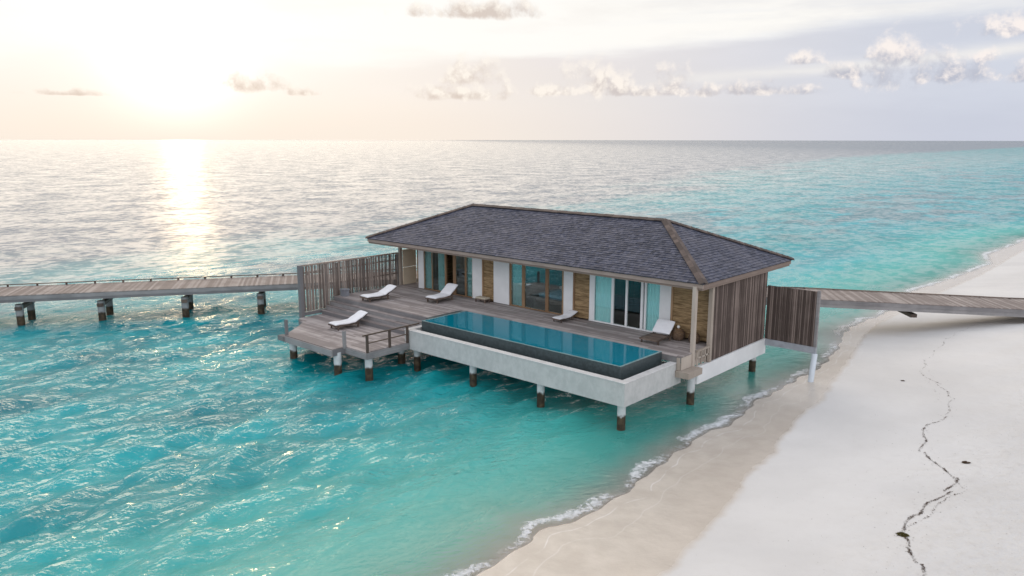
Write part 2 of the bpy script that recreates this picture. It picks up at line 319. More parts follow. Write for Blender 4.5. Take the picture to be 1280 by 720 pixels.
def m_sand():
    mt, t, out = newmat('coral_sand'); P = t.pos(); x, y, z = t.sep(P); P2 = t.comb(x, y, 0.)
    wet = t.attr('wet').outputs['Fac']; sd = t.attr('sd').outputs['Fac']
    n = t.noise(P2, 1.1, 5, .55); nb = t.noise(P2, .16, 4, .55); fine = t.noise(P2, 28., 4, .7); pk = t.noise(P2, 2.6, 5, .6)
    dry = t.mix(t.ss(nb, .3, .7), (.565, .555, .545), (.65, .638, .625))
    rough_zone = t.ss(t.m('ADD', x, t.m('MULTIPLY', nb, 3.)), 10., 14.5, .12, 1.)
    dry = t.mix(t.m('MULTIPLY', t.ss(pk, .45, .75), t.m('MULTIPLY_ADD', rough_zone, .35, .08)), dry, (.50, .48, .46))
    wetc = t.mix(t.ss(n, .3, .7), (.45, .405, .355), (.53, .485, .43))
    wv = t.m('ADD', wet, t.m('MULTIPLY', t.m('SUBTRACT', n, .5), .5))
    w = t.ss(wv, -.22, .16, 1., 0.)
    w2 = t.ss(wv, -3.2, -.1, 1., 0.)
    wc = t.mix(w2, t.mix(.45, wetc, (.52, .46, .40)), wetc)
    col = t.mix(w, dry, wc)
    uw = t.ss(z, WATER-.22, WATER)
    col = t.mix(uw, (.62, .62, .54), col)
    # last swash line left by the waves
    l1 = t.noise(P2, .30, 3, .5); l2 = t.noise(P2, .22, 3, .5, '3D', .3)
    d1 = t.m('ABSOLUTE', t.m('SUBTRACT', sd, t.m('MULTIPLY_ADD', l1, 1.1, -.05)))
    d2 = t.m('ABSOLUTE', t.m('SUBTRACT', sd, t.m('MULTIPLY_ADD', l2, 2.2, .25)))
    ln = t.m('MAXIMUM', t.m('MULTIPLY', t.ss(d1, .008, .03, .38, 0.), t.ss(n, .38, .55)), t.ss(d2, .005, .03, .16, 0.))
    col = t.mix(ln, col, (.80, .80, .82))
    speck = t.m('MULTIPLY', t.ss(t.noise(P2, 9., 2, .5), .74, .78), t.ss(t.m('ADD', wet, t.m('MULTIPLY', nb, 2.)), 3., 6.))
    col = t.mix(t.m('MULTIPLY', speck, .5), col, (.20, .15, .11))
    hb = t.m('ADD', t.m('MULTIPLY', fine, .12), t.m('MULTIPLY', t.m('MULTIPLY', pk, rough_zone), 3.5))
    ro = t.mix(w, (.9, .9, .9), (.22, .22, .22))
    p = bsdf(t, out, col, None, hb, .8, .05, .5)
    t.l.new(ro, p.inputs['Roughness'])
    return mt
M['sand'] = m_sand()
# ------------------------------------------------------------------ mesh helpers
class MB:
    def __init__(s): s.v = []; s.f = []; s.r = []
    def face(s, idx, r=.5): s.f.append(tuple(idx)); s.r.append(r)
    def box(s, x0, x1, y0, y1, z0, z1, r=None, rot=None, piv=None):
        r = random.random() if r is None else r
        b = len(s.v); P = [(x0,y0,z0),(x1,y0,z0),(x1,y1,z0),(x0,y1,z0),(x0,y0,z1),(x1,y0,z1),(x1,y1,z1),(x0,y1,z1)]
        if rot is not None: P = [tuple(rot @ (Vector(p)-Vector(piv)) + Vector(piv)) for p in P]
        s.v += P
        for q in ((0,3,2,1),(4,5,6,7),(0,1,5,4),(1,2,6,5),(2,3,7,6),(3,0,4,7)): s.face([b+i for i in q], r)
    def hexa(s, P, r=None):
        r = random.random() if r is None else r
        b = len(s.v); s.v += [tuple(p) for p in P]
        for q in ((0,3,2,1),(4,5,6,7),(0,1,5,4),(1,2,6,5),(2,3,7,6),(3,0,4,7)): s.face([b+i for i in q], r)
    def bar(s, a, c, w, h, r=None, up=(0,0,1)):
        """box beam between two points, w wide and h high, top centred on the line"""
        a = Vector(a); c = Vector(c); d = (c-a).normalized(); u = Vector(up)
        sd = d.cross(u)
        if sd.length < 1e-4: sd = Vector((1,0,0))
        sd.normalize(); u2 = sd.cross(d).normalized()
        P = []
        for base in (-h/2, h/2):
            for (p, sgn) in ((a,-1),(c,-1),(c,1),(a,1)): P.append(p + sd*sgn*w/2 + u2*base)
        P2 = [P[0],P[1],P[2],P[3],P[4],P[5],P[6],P[7]]
        s.hexa(P2, r)
    def tube(s, a, c, r0, r1=None, n=14, rr=None, caps=True):
        r1 = r0 if r1 is None else r1; rr = random.random() if rr is None else rr
        a = Vector(a); c = Vector(c); d = (c-a).normalized(); t0 = Vector((0,0,1)) if abs(d.z) < .9 else Vector((1,0,0))
        u = d.cross(t0).normalized(); w = d.cross(u); b = len(s.v)
        for p, rad in ((a, r0), (c, r1)):
            for k in range(n): an = 2*math.pi*k/n; s.v.append(tuple(p + u*math.cos(an)*rad + w*math.sin(an)*rad))
        for k in range(n): k2 = (k+1) % n; s.face((b+k, b+n+k, b+n+k2, b+k2), rr)
        if caps: s.face([b+k for k in range(n)], rr); s.face([b+n+k for k in range(n-1,-1,-1)], rr)
    def lathe(s, prof, c, n=20, r=.5):
        b = len(s.v)
        for (rad, z) in prof:
            for k in range(n): an = 2*math.pi*k/n; s.v.append((c[0]+rad*math.cos(an), c[1]+rad*math.sin(an), c[2]+z))
        for i in range(len(prof)-1):
            for k in range(n): k2 = (k+1) % n; s.face((b+i*n+k, b+i*n+k2, b+(i+1)*n+k2, b+(i+1)*n+k), r)
        s.face([b+k for k in range(n-1,-1,-1)], r); s.face([b+(len(prof)-1)*n+k for k in range(n)], r)
    def prism(s, poly, z0, z1, r=.5):
        b = len(s.v); n = len(poly)
        s.v += [(p[0], p[1], z0) for p in poly] + [(p[0], p[1], z1) for p in poly]
        s.face([b+i for i in range(n-1,-1,-1)], r); s.face([b+n+i for i in range(n)], r)
        for i in range(n): j = (i+1) % n; s.face((b+i, b+j, b+n+j, b+n+i), r)
    def build(s, name, mat, parent=None, smooth=False, bevel=0., origin=None):
        me = bpy.data.meshes.new(name)
        off = Vector(origin) if origin else (Vector(parent_loc(parent)) if parent else Vector((0,0,0)))
        me.from_pydata([(v[0]-off.x, v[1]-off.y, v[2]-off.z) for v in s.v], [], s.f)
        at = me.attributes.new('rnd', 'FLOAT', 'FACE'); at.data.foreach_set('value', s.r)
        me.materials.append(mat)
        if smooth: me.polygons.foreach_set('use_smooth', [True]*len(me.polygons))
        me.validate(); me.update()
        o = bpy.data.objects.new(name, me); COL.objects.link(o)
        if parent is not None:
            o.parent = parent
            if origin: o.location = off - Vector(parent_loc(parent))
        elif origin: o.location = off
        if bevel:
            md = o.modifiers.new('bevel', 'BEVEL'); md.width = bevel; md.segments = 2; md.limit_method = 'ANGLE'
        return o
def parent_loc(p):
    l = Vector((0,0,0))
    while p is not None: l += p.location; p = p.parent
    return l
def empty(name, loc, label, cat, group=None):
    o = bpy.data.objects.new(name, None); o.empty_display_size = .3; COL.objects.link(o); o.location = loc
    o['label'] = label; o['category'] = cat
    if group: o['group'] = group
    return o
def tag(o, label, cat, group=None):
    o['label'] = label; o['category'] = cat
    if group: o['group'] = group
    return o
# ------------------------------------------------------------------ ground, sea
YS = [-200, -60, -30, -16.0, -14.5, -13.1, -11.8, -9.8, -7.6, -5.9, -3.2, -.8, 2.3, 5.8, 7.8, 10.2, 13.0, 15.8, 19.1, 23.7, 26.9, 30.5, 33.7, 43, 54, 60.9, 72.4, 77, 80.4, 95, 130, 300, 3000]
XS = [14., 5.0, 3.2, 2.6, 2.5, 2.35, 2.7, 2.75, 2.65, 2.3, 2.2, 2.4, 2.0, 2.0, 2.1, 2.0, 1.6, .9, .2, .5, .5, .1, -.4, .6, 1.3, -.3, .4, .2, .6, 4, 22, 130, 3000]
YD = [-200, -60, -30, -13.2, -10.4, -8.9, -6.7, -5.6, -3.0, -1.8, .2, 1.2, 3.8, 7.7, 12.6, 17.6, 21.6, 30, 45, 80, 300, 3000]
XD = [22., 12, 8.5, 6.6, 6.2, 6.0, 5.7, 5.3, 5.3, 4.8, 4.6, 4.3, 4.3, 3.5, 2.7, 1.7, 1.3, 1.4, 2.0, 1.8, 132, 3004]
def sm(x, a, b): u = np.clip((x-a)/(b-a), 0, 1); return u*u*(3-2*u)
def sdist(x, y):
    xs = np.interp(y, YS, XS)
    # small irregular scallops on the waterline
    return x - xs - .10*np.sin(y*1.9+.4)*np.sin(y*.63) - .06*np.sin(y*4.1+1.)
def ground(x, y):
    d = sdist(x, y)
    land = np.interp(d, [0, 1, 3, 6, 9, 12, 20, 60, 400], [0, .035, .14, .40, .62, .80, 1.0, 1.6, 2.2])
    land = land*(1+.75*sm(y, 10, 20)*(1-sm(y, 40, 60)))
    sea = -np.interp(-d, [0, 1, 3, 6, 12, 25, 60, 400], [0, .09, .38, .95, 1.7, 2.3, 3.2, 6.])
    h = np.where(d > 0, land, sea)
    h = h + np.where(d > 3, sm(d, 3, 9)*(.025*np.sin(x*1.1+y*.7)*np.sin(y*.9-x*.4)+.02*np.sin(x*2.3-y*1.7)), 0)
    return WATER + h
def graded(lo, hi, step, L, H, g=1.12):
    c = list(np.arange(lo, hi+1e-6, step)); s = step; v = lo
    a = []
    while v > L: s *= g; v -= s; a.append(v)
    s = step; v = c[-1]; b = []
    while v < H: s *= g; v += s; b.append(v)
    return np.array(a[::-1] + c + b)
def gridmesh(name, xs, ys, Z, attrs, mat, smooth=True):
    X, Y = np.meshgrid(xs, ys); nx, ny = len(xs), len(ys)
    co = np.stack([X.ravel(), Y.ravel(), Z.ravel()], 1).astype(np.float32)
    i = (np.arange(ny-1)[:, None]*nx + np.arange(nx-1)[None, :]).ravel()
    q = np.stack([i, i+1, i+nx+1, i+nx], 1).astype(np.int32)
    me = bpy.data.meshes.new(name); me.vertices.add(len(co)); me.vertices.foreach_set('co', co.ravel())
    me.loops.add(q.size); me.loops.foreach_set('vertex_index', q.ravel())
    me.polygons.add(len(q)); me.polygons.foreach_set('loop_start', np.arange(0, q.size, 4, dtype=np.int32))
    me.update(calc_edges=True)
    me.polygons.foreach_set('use_smooth', np.ones(len(q), dtype=bool))
    for k, v in attrs.items():
        a = me.attributes.new(k, 'FLOAT', 'POINT'); a.data.foreach_set('value', v.ravel().astype(np.float32))
    me.materials.append(mat); o = bpy.data.objects.new(name, me); COL.objects.link(o); return o
xs = graded(-14, 20, .2, -12000, 12000, 1.13); ys = graded(-26, 40, .2, -8000, 14000, 1.10)
X, Y = np.meshgrid(xs, ys)
o = gridmesh('sand', xs, ys, ground(X, Y), {'sd': sdist(X, Y), 'wet': X-np.interp(Y, YD, XD)}, M['sand'])
o['kind'] = 'structure'
xs = graded(-60, 4, .135, -16000, 9000, 1.08); ys = graded(-26, 46, .15, -9000, 20000, 1.07)
X, Y = np.meshgrid(xs, ys); d = sdist(X, Y); dep = np.maximum(-(ground(X, Y)-WATER), 0.)*(d < 0)
fade = sm(X, -60, -24)*sm(Y, -60, -26)*(1-sm(Y, 6, 44))*(1-sm(X, 4, 12))
Z = np.zeros_like(X); amps = []
for i in range(110):
    lam = .6*(5./.6)**rng.random(); th = rng.normal(.12, .45); k = 2*math.pi/lam; ph = rng.random()*6.283
    a = .0080*lam**.85
    arg = k*(X*math.cos(th)+Y*math.sin(th))+ph
    Z += a*(np.sin(arg) + .25*np.cos(2*arg))
grp = .75+.35*np.sin(X*.11+Y*.05+1)*np.sin(Y*.09-X*.04)
Z = Z*grp*fade*sm(dep, .02, 1.5)*.95
deepb = np.interp(Y, [-400, -50, 0, 83, 179, 422, 580, 1393, 5000], [-50, -52, -52, -55, -92, -150, -172, -220, -400])
deep = sm(deepb - X, -45, 60) * 1.0
deep = np.maximum(deep, sm(Y, 1100, 2200))
o = gridmesh('sea_water', xs, ys, WATER+Z, {'depth': dep, 'deep': deep, 'far': 1-fade, 'sd': d}, M['sea'])
o['kind'] = 'structure'
# ------------------------------------------------------------------ villa
V0 = (-10.0, 4.5, -1.0)
villa = empty('water_villa', V0, 'water villa with dark shingled hip roof and white panels standing on piles beside the beach', 'villa')
EX0, EX1, EY0, EY1 = -22.55, .43, -.09, 9.18
EZ, RZ, RX0, RX1, RY = 3.04, 5.05, -17.8, -4.33, 4.545
def make_roof():
    b = MB()
    # solid core under the shingles
    c = .03
    P = [(EX0+.05, EY0+.05, EZ-c), (EX1-.05, EY0+.05, EZ-c), (EX1-.05, EY1-.05, EZ-c), (EX0+.05, EY1-.05, EZ-c), (RX0, RY, RZ-c), (RX1, RY, RZ-c)]
    k = len(b.v); b.v += P
    for f in ((0,1,5,4), (1,2,5), (2,3,4,5), (3,0,4), (0,3,2,1)): b.face([k+i for i in f], .2)
    def slope(A, B, C, D):      # eave A->B, ridge D->C ; rows of shingles
        A, B, C, D = map(Vector, (A, B, C, D)); n = (B-A).cross(D-A).normalized()
        if n.z < 0: n = -n
        e = (B-A).normalized(); up = n.cross(e).normalized()
        if up.z < 0: up = -up
        H = (D-A).dot(up); rows = 27; dh = H/rows
        for i in range(rows):
            t0 = i/rows; t1 = min(1., (i+1.12)/rows)
            La = A.lerp(D, t0); Ra = B.lerp(C, t0); Lb = A.lerp(D, t1); Rb = B.lerp(C, t1)
            s0 = (La-A).dot(e); s1 = (Ra-A).dot(e); u0 = (Lb-A).dot(e); u1 = (Rb-A).dot(e)
            s = s0 - random.random()*.2
            while s < s1:
                w = random.uniform(.13, .27); p0 = max(s, s0); p1 = min(s+w-.006, s1)
                q0 = min(max(s, u0), u1); q1 = max(min(s+w-.006, u1), u0)
                if p1-p0 > .02:
                    lift = random.uniform(.024, .046); drop = random.uniform(-.012, .012); base = A + up*(t0*H+drop); top = A + up*(t1*H)
                    r = random.random()
                    V = [base+e*p0, base+e*p1, top+e*q1, top+e*q0, base+e*p0+n*lift, base+e*p1+n*lift, top+e*q1+n*.012, top+e*q0+n*.012]
                    k = len(b.v); b.v += [tuple(v) for v in V]
                    for f in ((4,5,6,7), (0,1,5,4), (0,4,7,3), (1,2,6,5)): b.face([k+j for j in f], r)
                s += w
    a = (EX0,EY0,EZ); bb = (EX1,EY0,EZ); c1 = (EX1,EY1,EZ); dd = (EX0,EY1,EZ); r0 = (RX0,RY,RZ); r1 = (RX1,RY,RZ)
    slope(a, bb, r1, r0); slope(bb, c1, r1, r1); slope(c1, dd, r0, r1); slope(dd, a, r0, r0)
    roof = b.build('roof', M['shingle'], villa)
    cap = MB(); L = RX1-RX0; n = 26
    for i in range(n):
        x0 = RX0+L*i/n; x1 = RX0+L*(i+1)/n+.04
        for s in (-1, 1):
            cap.bar((x0, RY+s*.10, RZ+.045+.01*(i % 2)), (x1, RY+s*.10, RZ+.045+.01*(i % 2)), .24, .035, up=(0, s*.4, 1))
    cap.build('ridge_cap', M['cap'], roof)
    for (P0, P1) in ((bb, r1), (c1, r1), (a, r0), (dd, r0)):
        h = MB(); A = Vector(P0); B = Vector(P1); n = 24
        sd = (B-A).cross(Vector((0,0,1))).normalized()
        for i in range(n):
            p = A.lerp(B, i/n); q = A.lerp(B, (i+1.25)/n if i < n-1 else 1.)
            for s in (-1, 1): h.bar(p+sd*s*.10+Vector((0,0,.05)), q+sd*s*.10+Vector((0,0,.075)), .22, .035, up=Vector((0,0,1))+sd*s*.35)
        h.build('hip_cap', M['cap'], roof)
    f = MB(); zt, zb = EZ-.004, EZ-.20; i_ = .07
    x0, x1, y0, y1 = EX0+i_, EX1-i_, EY0+i_, EY1-i_
    f.box(x0, x1, y0, y0+.05, zb, zt); f.box(x0, x1, y1-.05, y1, zb, zt)
    f.box(x0, x0+.05, y0+.05, y1-.05, zb, zt); f.box(x1-.05, x1, y0+.05, y1-.05, zb, zt)
    f.box(x0+.05, x1-.05, y0+.05, y0+.35, zb-.10, zb+.03); f.box(x1-.35, x1-.05, y0+.35, y1-.05, zb-.10, zb+.03)
    f.build('fascia', M['fascia'], roof)
    s_ = MB(); x = x0+.06
    while x < x1-.06:
        s_.box(x, min(x+.145, x1-.06), y0+.36, y1-.06, zb+.05, zb+.07); x += .15
    s_.build('soffit', M['fascia'], roof)
make_roof()
WY = 1.84; WT = 2.93
def panel(name, x0, x1, mat, y=WY, z0=0.0, z1=WT, th=.12):
    b = MB(); b.box(x0, x1, y, y+th, z0, z1); return b.build(name, mat, villa, bevel=.008)
for x0, x1 in ((-19.9, -19.41), (-15.21, -14.44), (-13.53, -12.35), (-8.54, -7.93), (-2.75, -2.21)):
    panel('white_wall_panel', x0+.004, x1-.004, M['white'], WY-.04, .02, WT, .16)
for x0, x1 in ((-14.44, -13.53), (-7.93, -6.9), (-2.21, -.12)):
    b = MB(); z = 0.06
    while z < WT:
        h = random.uniform(.035, .06); bow = random.uniform(-.006, .006)
        b.box(x0+.005, x1-.005, WY+bow+.02, WY+.09, z, z+h-.004); z += h
    w_ = b.build('reed_wall', M['reed'], villa)
    t_ = MB(); t_.box(x0+.0, x0+.10, WY-.03, WY+.015, .02, WT-.01); t_.build('trim', M['teak'], w_)
b = MB(); b.box(-.115, .05, WY-.06, WY+.14, -.1, WT); b.build('corner_panel', M['grey_panel'], villa, bevel=.006)
# sliding doors and windows
def glazing(name, x0, x1, posts, mat, panes, z1=2.72, sill=.07, head=True):
    f = MB()
    for a, c in posts: f.box(a, c, WY-.01, WY+.09, sill, z1)
    f.box(x0, x1, WY-.03, WY+.10, .005, sill-.002); 
    if head: f.box(x0, x1, WY-.01, WY+.09, z1+.002, WT)
    fo = f.build(name, mat, villa, bevel=.006)
    for a, c in panes:
        p = MB(); p.box(a+.004, c-.004, WY+.035, WY+.045, sill+.003, z1-.003); p.build('pane', M['glass'], fo)
    return fo
glazing('sliding_door', -19.41, -15.21, [(-19.41,-19.36), (-18.72,-18.66), (-17.56,-17.42), (-16.85,-16.61), (-15.86,-15.73), (-15.26,-15.21)], M['teak'],
        [(-19.36,-18.72), (-18.66,-17.56), (-15.73,-15.26), (-16.61,-15.86)])
glazing('sliding_door', -12.35, -8.54, [(-12.35,-12.22), (-11.44,-11.24), (-9.79,-9.58), (-8.66,-8.54)], M['teak'], [(-12.22,-11.44), (-11.24,-9.79), (-9.58,-8.66)])
glazing('sliding_window', -6.9, -2.75, [(-6.9,-6.59), (-5.57,-5.43), (-4.74,-4.63), (-3.87,-3.74), (-3.66,-3.56), (-2.83,-2.75)], M['frame_white'],
        [(-6.59,-5.57), (-5.43,-4.74), (-4.63,-3.87), (-3.56,-2.83)])
# body: floor, back and end walls, interior partitions, ceiling
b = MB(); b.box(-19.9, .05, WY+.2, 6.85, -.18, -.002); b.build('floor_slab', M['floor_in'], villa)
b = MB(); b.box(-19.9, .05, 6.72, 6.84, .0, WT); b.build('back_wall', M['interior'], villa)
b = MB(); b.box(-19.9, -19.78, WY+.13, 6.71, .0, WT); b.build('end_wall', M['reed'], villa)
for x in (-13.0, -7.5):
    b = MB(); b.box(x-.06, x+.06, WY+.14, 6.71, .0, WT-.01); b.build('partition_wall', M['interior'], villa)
# bathing-porch back wall at the left end
b = MB(); z = .0
while z < WT: b.box(-21.5, -19.92, 3.1, 3.16, z, z+.05); z += .055
b.build('porch_wall', M['reed'], villa)
b = MB(); b.box(-21.55, -21.47, 1.95, 3.0, .0, 1.08); b.box(-21.55, -21.47, 1.95, 3.0, 1.11, 2.15); b.box(-21.58, -21.44, 1.93, 3.02, 2.16, 2.22); b.build('porch_screen', M['cream'], villa)
b = MB(); b.box(-21.68, -21.50, 1.72, 1.90, -.3, WT-.06); b.build('column', M['post'], villa, bevel=.01)
b = MB(); b.box(-.09, .09, -.09, .09, -.86, WT-.02); b.build('column', M['post'], villa, bevel=.012)
# side wall: vertical slats + white band + post
def slats(b, p0, p1, z0f, z1, n, w0=.045, w1=.085, gap=(0, .02), thick=.04, jit=.01, topj=.0):
    p0 = Vector(p0); p1 = Vector(p1); L = (p1-p0).length; e = (p1-p0)/L; s = 0.; nn = Vector((-e.y, e.x, 0))
    while s < L:
        w = random.uniform(w0, w1); w = min(w, L-s)
        if w < .015: break
        j = random.uniform(-jit, jit); lean = random.uniform(-.012, .012); z0 = z0f(s); zt = z1+random.uniform(-topj, topj)
        r = random.random(); a = p0+e*s+nn*j; c = p0+e*(s+w)+nn*j; m_ = p0+e*(s+w/2)+nn*(j-thick/2)
        mb = p0+e*(s+w/2)+nn*(j+thick/2)
        k = len(b.v)
        for z, q in ((z0, 0.), (zt, lean)):
            for p, tk in ((a, 0), (a+e*w*.25, -thick*.45), (a+e*w*.75, -thick*.45), (c, 0), (a+e*w*.75, thick*.45), (a+e*w*.25, thick*.45)):
                v = p + e*q + nn*tk; b.v.append((v.x, v.y, z))
        for i in range(6): i2 = (i+1) % 6; b.face((k+i, k+i2, k+6+i2, k+6+i), r)
        b.face([k+6+i for i in range(6)], r)
        g = gap(s/L) if callable(gap) else random.uniform(*gap)
        s += w+g
b = MB(); slats(b, (.13, 1.36, 0), (.13, 6.90, 0), lambda s: -.664, 2.83, 0); b.build('slat_wall', M['slat'], villa)
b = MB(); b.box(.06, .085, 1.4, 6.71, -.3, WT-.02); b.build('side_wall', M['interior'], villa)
b = MB(); b.box(.03, .22, 1.16, 1.34, -.66, WT-.12); b.build('column', M['post'], villa, bevel=.01)
b = MB(); b.box(.03, .23, .12, 6.98, -1.43, -.668); b.build('edge_beam', M['white'], villa, bevel=.012)
# main deck: boards along X
def boards(b, x0, x1, y0, y1, z, w=.14, th=.035, lmin=2.2, lmax=4.5, poly=None):
    y = y0
    while y < y1-.02:
        yb = min(y+w-.008, y1)
        def span(yy):
            if poly is None: return x0, x1
            xsx = []
            for i in range(len(poly)):
                (ax, ay), (bx, by) = poly[i], poly[(i+1) % len(poly)]
                if (ay-yy)*(by-yy) < 0: xsx.append(ax+(bx-ax)*(yy-ay)/(by-ay))
            return (min(xsx), max(xsx)) if len(xsx) > 1 else (None, None)
        xa, xc = span((y+yb)/2)
        if xa is not None:
            x = xa-random.random()*2
            while x < xc:
                L = random.uniform(lmin, lmax); p = max(x, xa); q = min(x+L-.006, xc)
                if q-p > .03:
                    dz = random.uniform(-.003, .003); b.box(p, q, y, yb, z-th+dz, z+dz)
                x += L
        y += w
b = MB(); boards(b, -21.62, -13.37, -3.2, -1.0, 0.); boards(b, -21.62, .02, -.97, WY-.05, 0.); boards(b, -21.45, -19.93, WY-.04, 3.09, 0.)
b.build('deck_boards', M['deck'], villa)
b = MB()
b.box(-21.6, -13.4, -3.17, -1.0, -.28, -.045); b.box(-21.6, 0., -.99, WY+.18, -.28, -.045); b.box(-21.6, -19.92, WY+.19, 3.1, -.28, -.045)
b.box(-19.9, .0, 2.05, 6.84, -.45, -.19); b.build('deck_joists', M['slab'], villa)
b = MB(); b.box(-21.63, -13.38, -3.24, -3.205, -.25, -.03); b.build('deck_fascia', M['beam'], villa)
# landing ledge at the foot of the front column
b = MB(); b.box(-.19, .46, -1.08, .10, -.90, -.62); b.box(-.02, .03, -.96, 1.15, -.615, -.06); b.box(-.19, -.025, -1.0, -.96, -.615, -.06)
b.build('ledge', M['post'], villa, bevel=.01)
b = MB(); b.box(.10, .20, .12, 1.15, .02, .09); b.box(.12, .18, .12, 1.15, -.30, -.24)
for y in (.14, .48, .82, 1.08): b.box(.12, .18, y, y+.06, -.6, .02)
b.build('low_railing', M['post'], villa)
def pile(b, x, y, zt, r=.17, zb=-5.5): b.tube((x, y, zb), (x, y, zt), r, r, 20, .5)
for x, y in ((0., 0.), (-4.35, .2), (-8.7, .2), (-13.05, .2), (-17.4, .2), (-21.3, .2), (-.18, 6.49), (-4.35, 6.49), (-8.7, 6.49), (-13.05, 6.49), (-17.4, 6.49), (-19.6, 6.49), (-17.4, -2.6), (-21.3, -2.8)):
    b = MB(); pile(b, x, y, -.865 if x == 0 else -.28 if y < 5 else -1.44 if x == -.18 else -.45); b.build('pile', M['pile'], villa, smooth=False)
# ------------------------------------------------------------------ pool
pool = empty('infinity_pool', (-6.8, -2.9, -1.27), 'long infinity pool in a raised concrete trough on piles in front of the villa', 'pool')
BX0, BX1, BY0, BY1, BZ0, BZ1 = -13.33, -.2, -4.88, -1.02, -1.27, -.33
PX0, PX1, PY0, PY1, PZ = -12.88, -.9, -4.15, -1.02, .08
b = MB(); t_ = .30
b.box(BX0, BX1, BY0, BY0+t_, BZ0, BZ1); b.box(BX1-t_, BX1, BY0+t_, -.56, BZ0, BZ1); b.box(BX0, BX0+t_, BY0+t_, BY1, BZ0, BZ1)
b.box(BX0+t_, BX1-t_, BY0+t_, BY1, BZ0, -.92); b.box(-1.1, BX1-t_, BY1+.001, -.57, -.85, -.50)
bo = b.build('trough', M['concrete'], pool)
b = MB()
b.box(BX0-.02, BX1+.02, BY0-.02, BY0+t_+.02, BZ1+.002, BZ1+.045); b.box(BX1-t_-.02, BX1+.02, BY0+t_+.022, -.54, BZ1+.002, BZ1+.045); b.box(BX0-.02, BX0+t_+.02, BY0+t_+.022, BY1-.6, BZ1+.002, BZ1+.045)
b.build('coping', M['stone_edge'], bo, bevel=.012)
b = MB()
b.box(PX0, PX1, PY0, PY0+.14, -.90, PZ-.006); b.box(PX1-.14, PX1, PY0+.14, PY1, -.90, PZ-.006)
b.box(PX0, PX0+.14, PY0+.14, PY1, -.90, PZ-.006); b.box(PX0+.14, PX1-.14, PY1-.06, PY1, -.90, PZ-.03)
b.box(PX0-.42, PX0-.002, -3.5, PY1, -.6, PZ-.035)
to = b.build('tank_wall', M['tile_dark'], pool, bevel=.01)
b = MB(); wl = PZ-.012
b.box(PX0+.142, PX1-.142, PY0+.142, PY1-.062, -1.1+.19, -.88)
for q in ((PX0+.142, PX0+.16, PY0+.142, PY1-.062), (PX1-.16, PX1-.142, PY0+.142, PY1-.062)): b.box(*q, -.878, wl-.02)
b.box(PX0+.162, PX1-.162, PY0+.142, PY0+.16, -.878, wl-.02); b.box(PX0+.162, PX1-.162, PY1-.08, PY1-.062, -.878, wl-.02)
b.build('basin_lining', M['pooltile'], pool)
b = MB()
b.box(PX0, PX1, PY0-.004, PY0+.09, PZ-.005, PZ+.003); b.box(PX1-.09, PX1+.004, PY0+.091, PY1, PZ-.005, PZ+.003); b.box(PX0-.004, PX0+.09, PY0+.091, PY1, PZ-.005, PZ+.003)
b.build('tank_rim', M['tile_rim'], to)
b = MB(); b.v = [(PX0+.092, PY0+.092, PZ-.001), (PX1-.092, PY0+.092, PZ-.001), (PX1-.092, PY1-.06, PZ-.001), (PX0+.092, PY1-.06, PZ-.001)]; b.face((0,1,2,3)); b.build('pool_water', M['poolwater'], pool)
for x, y in ((-.55, -4.53), (-4.73, -4.53), (-8.95, -4.45), (-13.1, -4.3), (-4.73, -1.5), (-8.95, -1.5), (-12.9, -1.5)):
    b = MB(); pile(b, x, y, BZ0-.002); b.build('pile', M['pile'], pool)
# ------------------------------------------------------------------ lower sun deck
LZ = -.9
ld = empty('sun_deck', (-17, -6, LZ), 'lower weathered timber sun deck with steps and stub posts, left of the pool', 'deck')
poly = [(-18.8, -8.3), (-14.67, -8.3), (-14.67, -7.52), (-13.05, -7.52), (-13.05, -4.92), (-13.36, -4.92), (-13.36, -4.1), (-21.6, -4.1), (-21.6, -5.6), (-20.5, -6.1)]
b = MB()
for (x0, x1, y0, y1) in ((-14.67, -13.05, -7.52, -4.92),): boards(b, x0+.01, x1, y0, y1, LZ)
boards(b, 0, 0, -8.3, -7.52, LZ, poly=[(-18.8, -8.3), (-14.67, -8.3), (-14.67, -7.52), (-19.35, -7.52)])
boards(b, 0, 0, -7.52, -4.1, LZ, poly=[(-19.35, -7.52), (-14.67, -7.52), (-14.67, -4.92), (-14.67, -4.0), (-21.6, -4.0), (-21.6, -5.6), (-20.5, -6.1)])
boards(b, -14.66, -13.36, -4.915, -4.1, LZ)
b.build('deck_boards', M['deck'], ld)
b = MB(); rs = MB()
for i in range(3):
    zt = -.225*(i+1); y1 = -3.25-.30*i
    boards(b, -21.6, -13.37, y1-.30, y1, zt, w=.151); rs.box(-21.58, -13.39, y1-.295, y1+.04, zt-.27, zt-.042)
b.build('steps', M['deckY'], ld); rs.build('risers', M['beam'], ld)  # risers in a darker wood, putting the shade of the steps into colour
b = MB()
def edge(a, c, z0, z1, w=.07): b.bar((*a, (z0+z1)/2), (*c, (z0+z1)/2), w, z1-z0)
edge((-18.85, -8.34), (-14.62, -8.34), LZ-.05-.30, LZ-.042); edge((-14.63, -8.30), (-14.63, -7.56), LZ-.34, LZ-.042); edge((-14.6, -7.56), (-13.0, -7.56), LZ-.34, LZ-.042); edge((-13.01, -7.52), (-13.01, -4.93), LZ-.36, LZ-.044, .09)
edge((-18.85, -8.30), (-20.5, -6.15), LZ-.34, LZ-.042); edge((-20.5, -6.15), (-21.6, -5.65), LZ-.34, LZ-.042)
b.build('edge_beam', M['beam'], ld)
b = MB(); b.prism([(-18.75, -8.25), (-14.7, -8.25), (-14.7, -7.47), (-13.1, -7.47), (-13.1, -4.95), (-13.4, -4.95), (-13.4, -3.1), (-21.5, -3.1), (-21.5, -5.55), (-20.4, -6.05)], LZ-.2, LZ-.05)
b.build('joists', M['slab'], ld)
